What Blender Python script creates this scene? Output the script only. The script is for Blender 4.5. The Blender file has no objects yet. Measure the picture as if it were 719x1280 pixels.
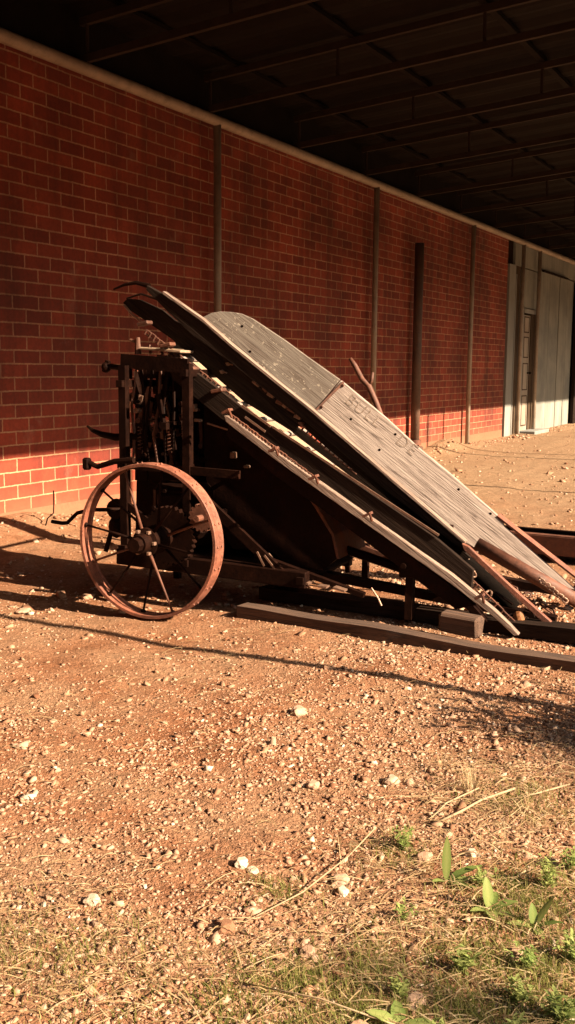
import bpy, bmesh, math, random
import numpy as np
from mathutils import Vector, Matrix, noise, Euler
R=math.radians
sc=bpy.context.scene
col=sc.collection
rnd=random.Random(7)

# ------------------------------------------------------------------ helpers
def tag(o,label=None,cat=None,group=None,kind=None):
    if label: o['label']=label
    if cat: o['category']=cat
    if group: o['group']=group
    if kind: o['kind']=kind
    return o
def empty(name,loc=(0,0,0),rz=0,parent=None):
    o=bpy.data.objects.new(name,None); col.objects.link(o)
    o.location=loc; o.rotation_euler=(0,0,rz); o.empty_display_size=.1
    o.parent=parent
    return o
def obj(name,bm,mat,parent=None,smooth=False,mtx=None):
    me=bpy.data.meshes.new(name); bm.normal_update(); bm.to_mesh(me); bm.free()
    if smooth:
        for p in me.polygons: p.use_smooth=True
    if mat: me.materials.append(mat)
    o=bpy.data.objects.new(name,me); col.objects.link(o)
    o.parent=parent
    if mtx is not None: o.matrix_basis=mtx
    return o
def B(): return bmesh.new()
def box(bm,c,s,mtx=None,bev=0.0):
    M=(mtx or Matrix.Identity(4))@Matrix.Translation(c)@Matrix.Diagonal((s[0],s[1],s[2],1))
    r=bmesh.ops.create_cube(bm,size=1,matrix=M)
    if bev>0:
        es=list({e for v in r['verts'] for e in v.link_edges})
        bmesh.ops.bevel(bm,geom=es,offset=bev,segments=1,affect='EDGES',profile=.5)
def along(p,q,up=(0,0,1)):
    p=Vector(p); q=Vector(q); x=(q-p).normalized(); u=Vector(up)
    if abs(x.dot(u))>.97: u=Vector((0,1,0))
    y=u.cross(x).normalized(); z=x.cross(y)
    M=Matrix((x,y,z)).transposed().to_4x4(); M.translation=(p+q)/2
    return M,(q-p).length
def bar(bm,p,q,w,h,up=(0,0,1),bev=0.0):
    M,L=along(p,q,up); box(bm,(0,0,0),(L,w,h),M,bev)
def rod(bm,p,q,r,seg=8,r2=None):
    M,L=along(p,q); M=M@Matrix.Rotation(math.pi/2,4,'Y')
    bmesh.ops.create_cone(bm,cap_ends=True,segments=seg,radius1=r,radius2=r if r2 is None else r2,depth=L,matrix=M)
def path(bm,pts,r,seg=8):
    # continuous tube
    pts=[Vector(p) for p in pts]; rings=[]
    n=len(pts); rr=r if isinstance(r,(list,tuple)) else [r]*n
    ref=Vector((0,1,0))
    for i,p in enumerate(pts):
        d=(pts[min(i+1,n-1)]-pts[max(i-1,0)]).normalized()
        u=ref if abs(d.dot(ref))<.9 else Vector((1,0,0))
        a=d.cross(u).normalized(); b=d.cross(a)
        rings.append([bm.verts.new(p+(a*math.cos(2*math.pi*k/seg)+b*math.sin(2*math.pi*k/seg))*rr[i]) for k in range(seg)])
    for i in range(n-1):
        for k in range(seg):
            bm.faces.new((rings[i][k],rings[i][(k+1)%seg],rings[i+1][(k+1)%seg],rings[i+1][k]))
    bm.faces.new(rings[0][::-1]); bm.faces.new(rings[-1])
def lathe(bm,prof,c,seg=48,closed=True,axis='Y'):
    # prof: (radius, along-axis)
    rings=[]
    for k in range(seg):
        a=2*math.pi*k/seg; ca,sa=math.cos(a),math.sin(a)
        if axis=='Y': rings.append([bm.verts.new((c[0]+r*ca,c[1]+t,c[2]+r*sa)) for r,t in prof])
        else: rings.append([bm.verts.new((c[0]+r*ca,c[1]+r*sa,c[2]+t)) for r,t in prof])
    n=len(prof)
    for k in range(seg):
        A=rings[k]; Bn=rings[(k+1)%seg]
        for i in range(n if closed else n-1):
            j=(i+1)%n
            bm.faces.new((A[i],A[j],Bn[j],Bn[i]))
def gear(bm,c,r,w,teeth,tooth=.008,hole=0):
    n=teeth*4; rings=[]
    for t in (-w/2,w/2):
        ring=[]
        for k in range(n):
            a=2*math.pi*k/n; rr=r if k%4 in(0,1) else r-tooth
            ring.append(bm.verts.new((c[0]+rr*math.cos(a),c[1]+t,c[2]+rr*math.sin(a))))
        rings.append(ring)
    for k in range(n): bm.faces.new((rings[0][k],rings[0][(k+1)%n],rings[1][(k+1)%n],rings[1][k]))
    bm.faces.new(rings[0][::-1]); bm.faces.new(rings[1])
def prism(bm,pts,t0,t1,lean=0.0,base=0.0,sub=None):
    # polygon in local x-z, extruded along y from t0 to t1 (lean shears y with z)
    f=lambda z:(z-base)*lean
    a=[bm.verts.new((x,t0+f(z),z)) for x,z in pts]; b=[bm.verts.new((x,t1+f(z),z)) for x,z in pts]
    n=len(pts)
    bm.faces.new(a); bm.faces.new(b[::-1])
    for i in range(n):
        bm.faces.new((a[(i+1)%n],a[i],b[i],b[(i+1)%n]))
    bmesh.ops.recalc_face_normals(bm,faces=bm.faces[:])
def board(name,pts,t0,t1,mat,parent,ang=0.0,lean=0.0,bev=.002):
    """board outlined in (s,z), its grain (local X) turned down the slope by ang"""
    o0=Vector((pts[0][0],0,pts[0][1])); Rm=Matrix.Rotation(ang,4,'Y'); inv=Rm.inverted()
    loc=[inv@(Vector((s,0,z))-o0) for s,z in pts]
    bm=B(); zs=min(v.z for v in loc)
    prism(bm,[(v.x,v.z) for v in loc],t0,t1,lean,zs)
    if bev: bmesh.ops.bevel(bm,geom=bm.edges[:],offset=bev,segments=1,affect='EDGES')
    return obj(name,bm,mat,parent,mtx=Matrix.Translation(o0)@Rm)
def plank(name,p,q,w,h,mat,parent,up=(0,0,1),bev=.003,warp=0.0,seed=0):
    M,L=along(p,q,up); bm=B(); n=max(2,int(L/.08)); 
    rings=[]
    for i in range(n+1):
        x=-L/2+L*i/n; dz=warp*noise.noise(Vector((x*2+seed,seed,0))); dy=warp*noise.noise(Vector((x*2,seed+5,3)))
        k=1+.08*noise.noise(Vector((x*6+seed,9,seed)))
        rings.append([bm.verts.new((x,dy+a*w/2*k,dz+b*h/2*k)) for a,b in((-1,-1),(1,-1),(1,1),(-1,1))])
    for i in range(n):
        for k in range(4): bm.faces.new((rings[i][k],rings[i][(k+1)%4],rings[i+1][(k+1)%4],rings[i+1][k]))
    bm.faces.new(rings[0][::-1]); bm.faces.new(rings[-1])
    bmesh.ops.recalc_face_normals(bm,faces=bm.faces[:])
    return obj(name,bm,mat,parent,mtx=M)

# ------------------------------------------------------------------ materials
def newmat(name):
    m=bpy.data.materials.new(name); m.use_nodes=True
    nt=m.node_tree; bs=nt.nodes['Principled BSDF']
    return m,nt,bs
def N(nt,t,**kw):
    n=nt.nodes.new(t)
    for k,v in kw.items():
        if hasattr(n,k): setattr(n,k,v)
        else: n.inputs[k].default_value=v
    return n
def ramp(nt,fac,stops,interp='LINEAR'):
    r=nt.nodes.new('ShaderNodeValToRGB'); r.color_ramp.interpolation=interp
    e=r.color_ramp.elements
    while len(e)<len(stops): e.new(.5)
    for i,(p,c) in enumerate(stops): e[i].position=p; e[i].color=(*c,1)
    nt.links.new(fac,r.inputs[0]); return r.outputs[0]
def mapped(nt,scale=(1,1,1),loc=(0,0,0),coord='Object'):
    tc=nt.nodes.new('ShaderNodeTexCoord'); mp=nt.nodes.new('ShaderNodeMapping')
    mp.inputs['Scale'].default_value=scale; mp.inputs['Location'].default_value=loc
    nt.links.new(tc.outputs[coord],mp.inputs[0]); return mp.outputs[0]
def noisetex(nt,vec,scale,detail=5,rough=.6,dist=0):
    n=N(nt,'ShaderNodeTexNoise'); n.inputs['Scale'].default_value=scale; n.inputs['Detail'].default_value=detail
    n.inputs['Roughness'].default_value=rough; n.inputs['Distortion'].default_value=dist
    nt.links.new(vec,n.inputs['Vector']); return n.outputs['Fac']
def mixc(nt,fac,a,b,mode='MIX'):
    m=nt.nodes.new('ShaderNodeMix'); m.data_type='RGBA'; m.blend_type=mode
    for sock,v in((m.inputs[0],fac),(m.inputs[6],a),(m.inputs[7],b)):
        if hasattr(v,'is_linked') or hasattr(v,'links'): nt.links.new(v,sock)
        elif isinstance(v,(int,float)): sock.default_value=v
        else: sock.default_value=(*v,1)
    return m.outputs[2]
def mth(nt,op,a,b=0.0,clamp=False):
    m=nt.nodes.new('ShaderNodeMath'); m.operation=op; m.use_clamp=clamp
    for i,v in enumerate((a,b)):
        if hasattr(v,'links'): nt.links.new(v,m.inputs[i])
        else: m.inputs[i].default_value=v
    return m.outputs[0]
def bump(nt,bs,h,strength,dist=.01,prev=None):
    b=nt.nodes.new('ShaderNodeBump'); b.inputs['Strength'].default_value=strength; b.inputs['Distance'].default_value=dist
    nt.links.new(h,b.inputs['Height'])
    if prev is not None: nt.links.new(prev,b.inputs['Normal'])
    nt.links.new(b.outputs[0],bs.inputs['Normal']); return b.outputs[0]

def wood(name,light,mid,dark,rough=.75,crack=.6,fine=1.0):
    m,nt,bs=newmat(name)
    v=mapped(nt,(1.6,22,22)); g=noisetex(nt,v,1.6*fine,8,.65,1.6)
    v2=mapped(nt,(3,150,150)); g2=noisetex(nt,v2,1.5,4,.6,.3)
    v3=mapped(nt,(1,1,1)); big=noisetex(nt,v3,5,4,.6)
    # rings: contour bands of a stretched noise
    v4=mapped(nt,(.9,12,12)); r0=noisetex(nt,v4,1.1,2,.4,.3)
    band=mth(nt,'SINE',mth(nt,'MULTIPLY',r0,120)); band=mth(nt,'MULTIPLY_ADD',band,.5); 
    band.node.inputs[2].default_value=.5
    c=ramp(nt,g,[(.34,dark),(.45,mid),(.66,light)])
    c=mixc(nt,mth(nt,'MULTIPLY',band,.22),c,mid,'MULTIPLY')
    c=mixc(nt,ramp(nt,g2,[(.38,(1,1,1)),(.47,(0,0,0))]),c,dark)
    c=mixc(nt,ramp(nt,big,[(.35,(0,0,0)),(.7,(.55,.55,.55))]),c,mid)
    nt.links.new(c,bs.inputs['Base Color'])
    bs.inputs['Roughness'].default_value=rough
    p=bump(nt,bs,g2,crack,.004); p=bump(nt,bs,band,.16,.002,p); bump(nt,bs,g,.3,.005,p)
    return m
def metal(name,base,rust,dark,rough=.7,amount=.5,scale=14,metallic=.0,bmp=.5):
    m,nt,bs=newmat(name)
    v=mapped(nt); a=noisetex(nt,v,scale,8,.7); b=noisetex(nt,v,scale*5,5,.7); d=noisetex(nt,v,scale*.3,3,.5)
    c=ramp(nt,a,[(.3,dark),(.5,base),(.7,rust)])
    c=mixc(nt,ramp(nt,b,[(.4,(0,0,0)),(.65,(amount,)*3)]),c,rust)
    c=mixc(nt,ramp(nt,d,[(.4,(.0,)*3),(.65,(.5,)*3)]),c,dark)
    nt.links.new(c,bs.inputs['Base Color'])
    nt.links.new(ramp(nt,a,[(.3,(rough-.2,)*3),(.7,(min(1,rough+.15),)*3)]),bs.inputs['Roughness'])
    bs.inputs['Metallic'].default_value=metallic
    bump(nt,bs,b,bmp,.003)
    return m

M_rust=metal('rusty_iron',(.16,.055,.03),(.30,.105,.055),(.05,.02,.014))
M_rim=metal('wheel_rust',(.27,.085,.048),(.45,.17,.105),(.06,.024,.017),.65,.7,26,bmp=.9)
M_dark=metal('dark_shaded_iron',(.03,.011,.007),(.075,.024,.012),(.012,.005,.004),.65,.35)  # the machine's deep shade is put into this near-black iron
M_pipe=metal('galvanised_pipe',(.34,.28,.22),(.42,.32,.24),(.20,.15,.11),.6,.3,9,.0)
M_bolt=metal('bright_worn_lit_iron',(.40,.26,.20),(.5,.3,.2),(.2,.1,.07),.45,.4,40,.4)  # worn iron, also the pale tone painted on the sunlit strips
M_grey=wood('weathered_grey_board',(.62,.52,.47),(.45,.36,.32),(.13,.085,.07),.85,.9)
M_top=wood('weathered_painted_board',(.46,.40,.355),(.38,.32,.28),(.22,.165,.14),.85,.5,.8)
M_dwood=wood('dark_shaded_board',(.070,.045,.034),(.042,.027,.021),(.018,.011,.009),.7,.5)  # board faces turned from the sun: their shade is in the colour
M_rail=wood('splintered_brown_rail',(.60,.46,.38),(.36,.25,.20),(.07,.04,.03),.85,1.0)
M_bpipe=metal('brown_painted_pipe',(.17,.095,.065),(.26,.14,.09),(.07,.045,.035),.7,.4,10)
M_deck=wood('pale_deck_board',(.66,.50,.36),(.55,.40,.28),(.32,.2,.13),.8,.4)
M_timber=wood('dark_ground_timber',(.22,.12,.075),(.13,.07,.045),(.045,.024,.016),.9,.8)  # dark brown tone for the timber, block and footing
M_canvas=wood('perished_black_canvas',(.05,.032,.024),(.03,.019,.014),(.012,.008,.006),.95,.5)

def pitted(m,thr=.62,colr=(.72,.62,.52),zone=True):
    """flaked paint specks on a board"""
    nt=m.node_tree; bs=nt.nodes['Principled BSDF']; src=bs.inputs['Base Color'].links[0].from_socket
    v=mapped(nt,(45,60,75)); n=noisetex(nt,v,1.0,3,.6); n=mth(nt,'ADD',n,mth(nt,'MULTIPLY',mth(nt,'SUBTRACT',noisetex(nt,mapped(nt),6,2,.5),.5),.5)); c=mixc(nt,ramp(nt,n,[(thr,(0,0,0)),(thr+.03,(1,1,1))]),src,colr)
    nt.links.new(c,bs.inputs['Base Color'])
pitted(M_top,.64)

def brick_material():
    m,nt,bs=newmat('red_face_brick')
    tc=nt.nodes.new('ShaderNodeTexCoord'); sx=nt.nodes.new('ShaderNodeSeparateXYZ'); nt.links.new(tc.outputs['Object'],sx.inputs[0])
    cx=nt.nodes.new('ShaderNodeCombineXYZ'); nt.links.new(sx.outputs[0],cx.inputs[0]); nt.links.new(sx.outputs[2],cx.inputs[1])
    wob=nt.nodes.new('ShaderNodeTexNoise'); wob.inputs['Scale'].default_value=9; nt.links.new(cx.outputs[0],wob.inputs['Vector'])
    vm=nt.nodes.new('ShaderNodeVectorMath'); vm.operation='MULTIPLY_ADD'; nt.links.new(wob.outputs['Color'],vm.inputs[0])
    vm.inputs[1].default_value=(.006,.006,0); nt.links.new(cx.outputs[0],vm.inputs[2])
    wob2=nt.nodes.new('ShaderNodeTexNoise'); wob2.inputs['Scale'].default_value=55; nt.links.new(cx.outputs[0],wob2.inputs['Vector'])
    vm2=nt.nodes.new('ShaderNodeVectorMath'); vm2.operation='MULTIPLY_ADD'; nt.links.new(wob2.outputs['Color'],vm2.inputs[0]); vm2.inputs[1].default_value=(.007,.007,0); nt.links.new(vm.outputs[0],vm2.inputs[2]); vm=vm2
    mp=nt.nodes.new('ShaderNodeMapping'); mp.inputs['Location'].default_value=(.06,-.1175+.0,0); nt.links.new(vm.outputs[0],mp.inputs[0])
    br=nt.nodes.new('ShaderNodeTexBrick'); nt.links.new(mp.outputs[0],br.inputs['Vector'])
    br.offset=.5; br.inputs['Scale'].default_value=1; br.inputs['Brick Width'].default_value=.24; br.inputs['Row Height'].default_value=.0858
    br.inputs['Mortar Size'].default_value=.0058; br.inputs['Mortar Smooth'].default_value=.25; br.inputs['Bias'].default_value=0
    br.inputs['Color1'].default_value=(.26,.030,.011,1); br.inputs['Color2'].default_value=(.44,.066,.026,1); br.inputs['Mortar'].default_value=(.64,.35,.20,1)
    n=noisetex(nt,tc.outputs['Object'],38,6,.7); nl=noisetex(nt,tc.outputs['Object'],1.1,4,.6)
    brick=mixc(nt,.55,br.outputs['Color'],ramp(nt,n,[(.3,(.5,.5,.5)),(.7,(1.25,1.2,1.2))]),'MULTIPLY')
    brick=mixc(nt,1,brick,ramp(nt,nl,[(.32,(.55,.52,.50)),(.62,(1.12,1.1,1.1))]),'MULTIPLY')
    st=noisetex(nt,mapped(nt,(5,5,.5)),1.3,5,.6); brick=mixc(nt,.8,brick,ramp(nt,st,[(.36,(.62,.58,.56)),(.55,(1.05,1.05,1.05))]),'MULTIPLY')
    ef=noisetex(nt,mapped(nt),2.6,7,.75); brick=mixc(nt,ramp(nt,ef,[(.60,(0,0,0)),(.74,(.28,.28,.28))]),brick,(.55,.36,.27))
    # rendered plinth band at the foot of the wall
    hz=mth(nt,'LESS_THAN',sx.outputs[2],.118)
    pl=ramp(nt,n,[(.3,(.30,.085,.045)),(.7,(.42,.14,.075))])
    c=mixc(nt,hz,brick,pl)
    # dust splashed up from the ground
    dust=mth(nt,'MULTIPLY',mth(nt,'SUBTRACT',.30,sx.outputs[2],True),mth(nt,'MULTIPLY',nl,2.2),True)
    c=mixc(nt,dust,c,(.50,.26,.14))
    nt.links.new(c,bs.inputs['Base Color']); bs.inputs['Roughness'].default_value=.85
    inv=mth(nt,'MULTIPLY',mth(nt,'SUBTRACT',1,br.outputs['Fac']),mth(nt,'SUBTRACT',1,hz))
    p=bump(nt,bs,inv,.9,.010); bump(nt,bs,n,.35,.004,p)
    return m
M_brick=brick_material()

def ground_material():
    m,nt,bs=newmat('orange_gravelly_dirt')
    v=mapped(nt)
    big=noisetex(nt,v,.9,5,.6); mid=noisetex(nt,v,7,6,.65); fine=noisetex(nt,v,90,6,.75)
    sxx=nt.nodes.new('ShaderNodeSeparateXYZ'); nt.links.new(v,sxx.inputs[0]); pat=noisetex(nt,v,2.3,6,.65)
    vo=N(nt,'ShaderNodeTexVoronoi'); vo.inputs['Scale'].default_value=85; nt.links.new(v,vo.inputs['Vector'])
    vo2=N(nt,'ShaderNodeTexVoronoi'); vo2.inputs['Scale'].default_value=210; nt.links.new(v,vo2.inputs['Vector'])
    c=ramp(nt,mid,[(.3,(.35,.185,.105)),(.5,(.49,.26,.15)),(.7,(.60,.345,.21))])
    c=mixc(nt,ramp(nt,big,[(.4,(0,0,0)),(.62,(.6,.6,.6))]),c,(.40,.155,.07))
    c=mixc(nt,ramp(nt,pat,[(.45,(0,0,0)),(.62,(.6,.6,.6))]),c,(.50,.315,.195))
    c=mixc(nt,ramp(nt,pat,[(.36,(.6,.6,.6)),(.46,(0,0,0))]),c,(.30,.125,.06))
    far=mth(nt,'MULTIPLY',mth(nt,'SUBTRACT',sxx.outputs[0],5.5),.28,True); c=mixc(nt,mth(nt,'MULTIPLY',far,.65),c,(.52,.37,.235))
    sep=nt.nodes.new('ShaderNodeSeparateColor'); nt.links.new(vo.outputs['Color'],sep.inputs[0])
    peb=ramp(nt,sep.outputs[0],[(.0,(.6,.6,.6)),(.5,(1,1,1)),(.85,(1.15,1.12,1.1)),(1,(1.5,1.5,1.5))])
    c=mixc(nt,.55,c,peb,'MULTIPLY')
    c=mixc(nt,.5,c,ramp(nt,fine,[(.35,(.55,.5,.48)),(.6,(1.15,1.15,1.15))]),'MULTIPLY')
    nt.links.new(c,bs.inputs['Base Color']); bs.inputs['Roughness'].default_value=.95
    bs.inputs['Specular IOR Level'].default_value=.1
    h1=mth(nt,'SUBTRACT',1,vo.outputs['Distance']); h2=mth(nt,'SUBTRACT',1,vo2.outputs['Distance'])
    p=bump(nt,bs,h1,.3,.010); p=bump(nt,bs,h2,.5,.005,p); p=bump(nt,bs,fine,.6,.008,p); bump(nt,bs,mid,.5,.03,p)
    return m
M_ground=ground_material()

def attr_mat(name,stops,rough=.9,sub=0.0,trans=0.0,noisy=True):
    m,nt,bs=newmat(name)
    a=nt.nodes.new('ShaderNodeAttribute'); a.attribute_name='tone'
    c=ramp(nt,a.outputs['Fac'],stops)
    if noisy:
        n=noisetex(nt,mapped(nt),120,4,.7); c=mixc(nt,.5,c,ramp(nt,n,[(.3,(.6,.6,.6)),(.7,(1.25,1.25,1.25))]),'MULTIPLY'); bump(nt,bs,n,.4,.003)
    nt.links.new(c,bs.inputs['Base Color']); bs.inputs['Roughness'].default_value=rough; bs.inputs['Specular IOR Level'].default_value=.2
    if trans:
        out=nt.nodes['Material Output']; tr=nt.nodes.new('ShaderNodeBsdfTranslucent'); mx=nt.nodes.new('ShaderNodeMixShader'); mx.inputs[0].default_value=trans
        nt.links.new(c,tr.inputs[0]); nt.links.new(bs.outputs[0],mx.inputs[1]); nt.links.new(tr.outputs[0],mx.inputs[2]); nt.links.new(mx.outputs[0],out.inputs[0])
    return m
M_stone=attr_mat('gravel_stone',[(0,(.24,.11,.06)),(.3,(.42,.23,.14)),(.6,(.51,.32,.22)),(.9,(.58,.41,.30)),(1,(.74,.62,.49))])
M_straw=attr_mat('dry_straw',[(0,(.28,.17,.09)),(.5,(.46,.32,.17)),(1,(.66,.52,.32))],.8,trans=.2,noisy=False)
M_grass=attr_mat('green_grass',[(0,(.10,.12,.025)),(.5,(.20,.22,.05)),(1,(.42,.36,.15))],.6,trans=.35,noisy=False)
M_leaf=attr_mat('fresh_leaf',[(0,(.12,.19,.045)),(.5,(.21,.29,.08)),(1,(.38,.42,.15))],.5,trans=.35,noisy=False)

def plain(name,c,rough=.8,var=.25,scale=6):
    m,nt,bs=newmat(name); n=noisetex(nt,mapped(nt),scale,6,.65)
    lo=tuple(x*(1-var) for x in c); hi=tuple(min(1,x*(1+var)) for x in c)
    nt.links.new(ramp(nt,n,[(.3,lo),(.7,hi)]),bs.inputs['Base Color']); bs.inputs['Roughness'].default_value=rough
    bump(nt,bs,n,.2,.01); return m
M_roof=plain('shaded_roof_iron',(.05,.035,.028),.8)  # shade under the roof is painted in as a very dark tone
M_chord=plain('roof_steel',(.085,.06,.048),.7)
def sheet_mat(name,base,stain):
    m,nt,bs=newmat(name)
    v=mapped(nt,(3.5,3.5,.35)); a=noisetex(nt,v,2.2,6,.6); b=noisetex(nt,mapped(nt),1.6,4,.6); f=noisetex(nt,mapped(nt),60,4,.7)
    c=ramp(nt,a,[(.3,tuple(x*.7 for x in base)),(.65,base)])
    c=mixc(nt,ramp(nt,b,[(.42,(0,0,0)),(.62,(.75,.75,.75))]),c,stain)
    nt.links.new(c,bs.inputs['Base Color']); bs.inputs['Roughness'].default_value=.75; bump(nt,bs,f,.25,.004); return m
M_sheet=sheet_mat('aged_wall_sheet',(.37,.38,.34),(.19,.21,.21))
M_pale=sheet_mat('pale_painted_frame',(.44,.45,.43),(.30,.31,.31))
M_door=sheet_mat('peeling_door_paint',(.58,.52,.44),(.36,.28,.22))
M_brown=sheet_mat('brown_board',(.20,.14,.095),(.11,.075,.05))

DIM={'dark_shaded_iron':.25,'dark_shaded_board':.45,'weathered_grey_board':.56,'weathered_painted_board':.36,'pale_deck_board':.5,'perished_black_canvas':.13,'wheel_rust':.62,'shaded_roof_iron':.18,'roof_steel':.35,'red_face_brick':.60,'galvanised_pipe':.85,'fresh_leaf':.8,'green_grass':.75,'dry_straw':.62,'aged_wall_sheet':.65,'brown_board':.4,'orange_gravelly_dirt':.50,'gravel_stone':.66}
# ------------------------------------------------------------------ ground
WALL=4.649
def sm(a,b,x):
    t=min(1,max(0,(x-a)/(b-a))); return t*t*(3-2*t)
def gh(x,y):
    z=.022*noise.noise(Vector((x*.7,y*.7,0)))+.012*noise.noise(Vector((x*2.3,y*2.3,4)))+.006*noise.noise(Vector((x*7,y*7,1)))
    z+=.0035*noise.noise(Vector((x*22,y*22,2)))
    z-=.012
    if y>4.0:
        k=sm(4.05,4.62,y); z+=k*(.085*(1-sm(5.0,5.6,x))+.02)
        z+=.13*math.exp(-((x-12.75)/.42)**2-((y-4.55)/.22)**2)
    # wheel and timber footprints stay level
    return z
def axis(lo,hi,a,b,step):
    xs=list(np.arange(a,b,step)); s=step; x=b
    while x<hi: xs.append(x); s*=1.12; x+=s
    xs.append(hi); s=step; x=a; pre=[]
    while x>lo: s*=1.12; x-=s; pre.append(max(x,lo))
    return pre[::-1]+xs
gx=axis(-60,90,.5,7.5,.028); gy=axis(-70,40,-.6,4.7,.028)
vs=[(x,y,gh(x,y) if (-3<x<30 and -6<y<5) else -.012) for y in gy for x in gx]
nx=len(gx); fs=[(j*nx+i,j*nx+i+1,(j+1)*nx+i+1,(j+1)*nx+i) for j in range(len(gy)-1) for i in range(nx-1)]
me=bpy.data.meshes.new('ground'); me.from_pydata(vs,[],fs); me.materials.append(M_ground)
for p in me.polygons: p.use_smooth=True
g=bpy.data.objects.new('ground',me); col.objects.link(g); tag(g,kind='structure')

# --- loose gravel
ico=B(); bmesh.ops.create_icosphere(ico,subdivisions=1,radius=1); iv=np.array([v.co[:] for v in ico.verts]); ifc=np.array([[v.index for v in f.verts] for f in ico.faces]); ico.free()
rs=np.random.RandomState(3)
cb=np.array([(x,y,z) for x in(-1,1) for y in(-1,1) for z in(-1,1)],float)*.72
cbt=np.array([(0,1,3),(0,3,2),(4,6,7),(4,7,5),(0,4,5),(0,5,1),(2,3,7),(2,7,6),(0,2,6),(0,6,4),(1,5,7),(1,7,3)])
def stones(name,P,S,seed=0,tones=None,base=iv,faces=ifc):
    n=len(P); rs_=np.random.RandomState(seed)
    m_=len(base); V=np.repeat(base[None],n,0)*(1+rs_.uniform(-.45,.38,(n,m_,1)))+rs_.uniform(-.18,.18,(n,m_,3))
    V*=S[:,None,None]*rs_.uniform([.75,.45,.22],[1.5,1.05,.70],(n,3))[:,None,:]
    a=rs_.uniform(0,2*np.pi,n); tl=rs_.uniform(-.7,.7,n)
    ct,st=np.cos(tl)[:,None],np.sin(tl)[:,None]
    x=V[:,:,0]*ct-V[:,:,2]*st; z=V[:,:,0]*st+V[:,:,2]*ct; V[:,:,0]=x; V[:,:,2]=z
    ca,sa=np.cos(a)[:,None],np.sin(a)[:,None]
    x=V[:,:,0]*ca-V[:,:,1]*sa; y=V[:,:,0]*sa+V[:,:,1]*ca; V[:,:,0]=x; V[:,:,1]=y
    V+=P[:,None,:]
    F=(faces[None]+np.arange(n)[:,None,None]*m_).reshape(-1,3)
    me=bpy.data.meshes.new(name); me.vertices.add(n*m_); me.vertices.foreach_set('co',V.reshape(-1))
    me.loops.add(len(F)*3); me.loops.foreach_set('vertex_index',F.reshape(-1))
    me.polygons.add(len(F)); me.polygons.foreach_set('loop_start',np.arange(0,len(F)*3,3)); me.polygons.foreach_set('loop_total',np.full(len(F),3))
    me.update(calc_edges=True)
    at=me.attributes.new('tone','FLOAT','POINT'); tn=tones if tones is not None else np.clip(rs_.normal(.45,.24,n),0,1)
    at.data.foreach_set('value',np.repeat(tn,m_)); me.materials.append(M_stone)
    return me
def dens(x,y):
    # sandy, bare ground in front of the wheel; stony elsewhere
    n=noise.noise(Vector((x*1.1,y*1.1,7)))*.7+noise.noise(Vector((x*4,y*4,9)))*.75+noise.noise(Vector((x*13,y*13,3)))*.5
    d=.62+.7*n
    d*=1-.80*math.exp(-((x-2.85)/.75)**2-((y-2.35)/.75)**2)
    if x>7: d*=.5+.8*max(0,noise.noise(Vector((x*.5,y*2.2,3))))*2
    if x>2.1 and x<4.4 and y<1.7: d+=.35
    if abs(x-4.0)<.6 and 1.7<y<3.6: d*=.35
    return d
P=[];S=[]
cnt=0
while cnt<125000:
    r=1.15+ (rs.rand()**1.45)*4.2; a=R(rs.uniform(2,56)); x=r*math.cos(a); y=r*math.sin(a)
    if y>4.6: continue
    cnt+=1
    if rs.rand()>dens(x,y): continue
    s=float(np.clip(rs.lognormal(-5.86,.50),.0013,.0115))*(.9+.12*r)
    P.append((x,y,gh(x,y)-s*.02)); S.append(s)
for k in range(15000):
    r=4.5+(rs.rand()**1.6)*18; a=R(rs.uniform(0,52)); x=r*math.cos(a); y=r*math.sin(a)
    if y>4.6 or rs.rand()>dens(x,y): continue
    s=float(np.clip(rs.lognormal(-4.65,.45),.004,.035))
    P.append((x,y,gh(x,y)+s*.1)); S.append(s)
for k in range(900):     # rubble collected along the wall foot
    x=rs.uniform(3.6,19); y=4.55-abs(rs.normal(0,.16)); s=float(np.clip(rs.lognormal(-4.5,.5),.004,.03))
    P.append((x,y,gh(x,y)+s*.1)); S.append(s)
P=np.array(P); S=np.array(S)
for sel,ba,fa in ((slice(0,None,3),iv,ifc),(slice(1,None,3),cb,cbt),(slice(2,None,3),cb,cbt)):
    me=stones('gravel',P[sel],S[sel]*(1 if ba is iv else 1.1),5,None,ba,fa)
    o=bpy.data.objects.new('gravel',me); col.objects.link(o); tag(o,kind='stuff')

# --- single larger stones
def stone(x,y,s,tone,label,flat=.7,seed=1,ang=0):
    bm=B(); bmesh.ops.create_icosphere(bm,subdivisions=3,radius=s)
    for v in bm.verts:
        d=v.co.normalized(); k=1+.32*noise.noise(d*1.4+Vector((seed*3.1,0,0)))+.10*noise.noise(d*4+Vector((0,seed,0)))+.03*noise.noise(d*11)
        v.co=Vector((d.x*1.15,d.y*.9,d.z*flat))*s*k
        v.co.z=min(v.co.z, s*flat*.8)
    o=obj('stone',bm,M_stone,smooth=False); at=o.data.attributes.new('tone','FLOAT','POINT')
    at.data.foreach_set('value',[tone]*len(o.data.vertices))
    o.location=(x,y,gh(x,y)+s*flat*.35); o.rotation_euler=(0,0,ang); tag(o,label,'stone','larger stones lying loose in the gravel')
stone(1.518,1.254,.016,.92,'pale cream stone lying alone on the gravel in the lower left',.75,1)
stone(1.80,1.075,.015,1,'small white stone, the upper of two touching white chips',.9,2)
stone(1.795,1.045,.014,.95,'small white stone, the lower of two touching white chips',.5,3,1)
stone(1.567,.969,.019,.12,'rounded rust brown stone in the lower middle of the gravel',.85,4)
stone(1.85,.862,.021,.75,'pinkish flat stone with a white chip leaning on it',.5,5)
stone(1.81,.838,.013,1,'white chip leaning on the pinkish flat stone',.8,6)
stone(2.379,.967,.020,.9,'pale pink stone in the rough gravel right of the middle',.8,7)
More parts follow.
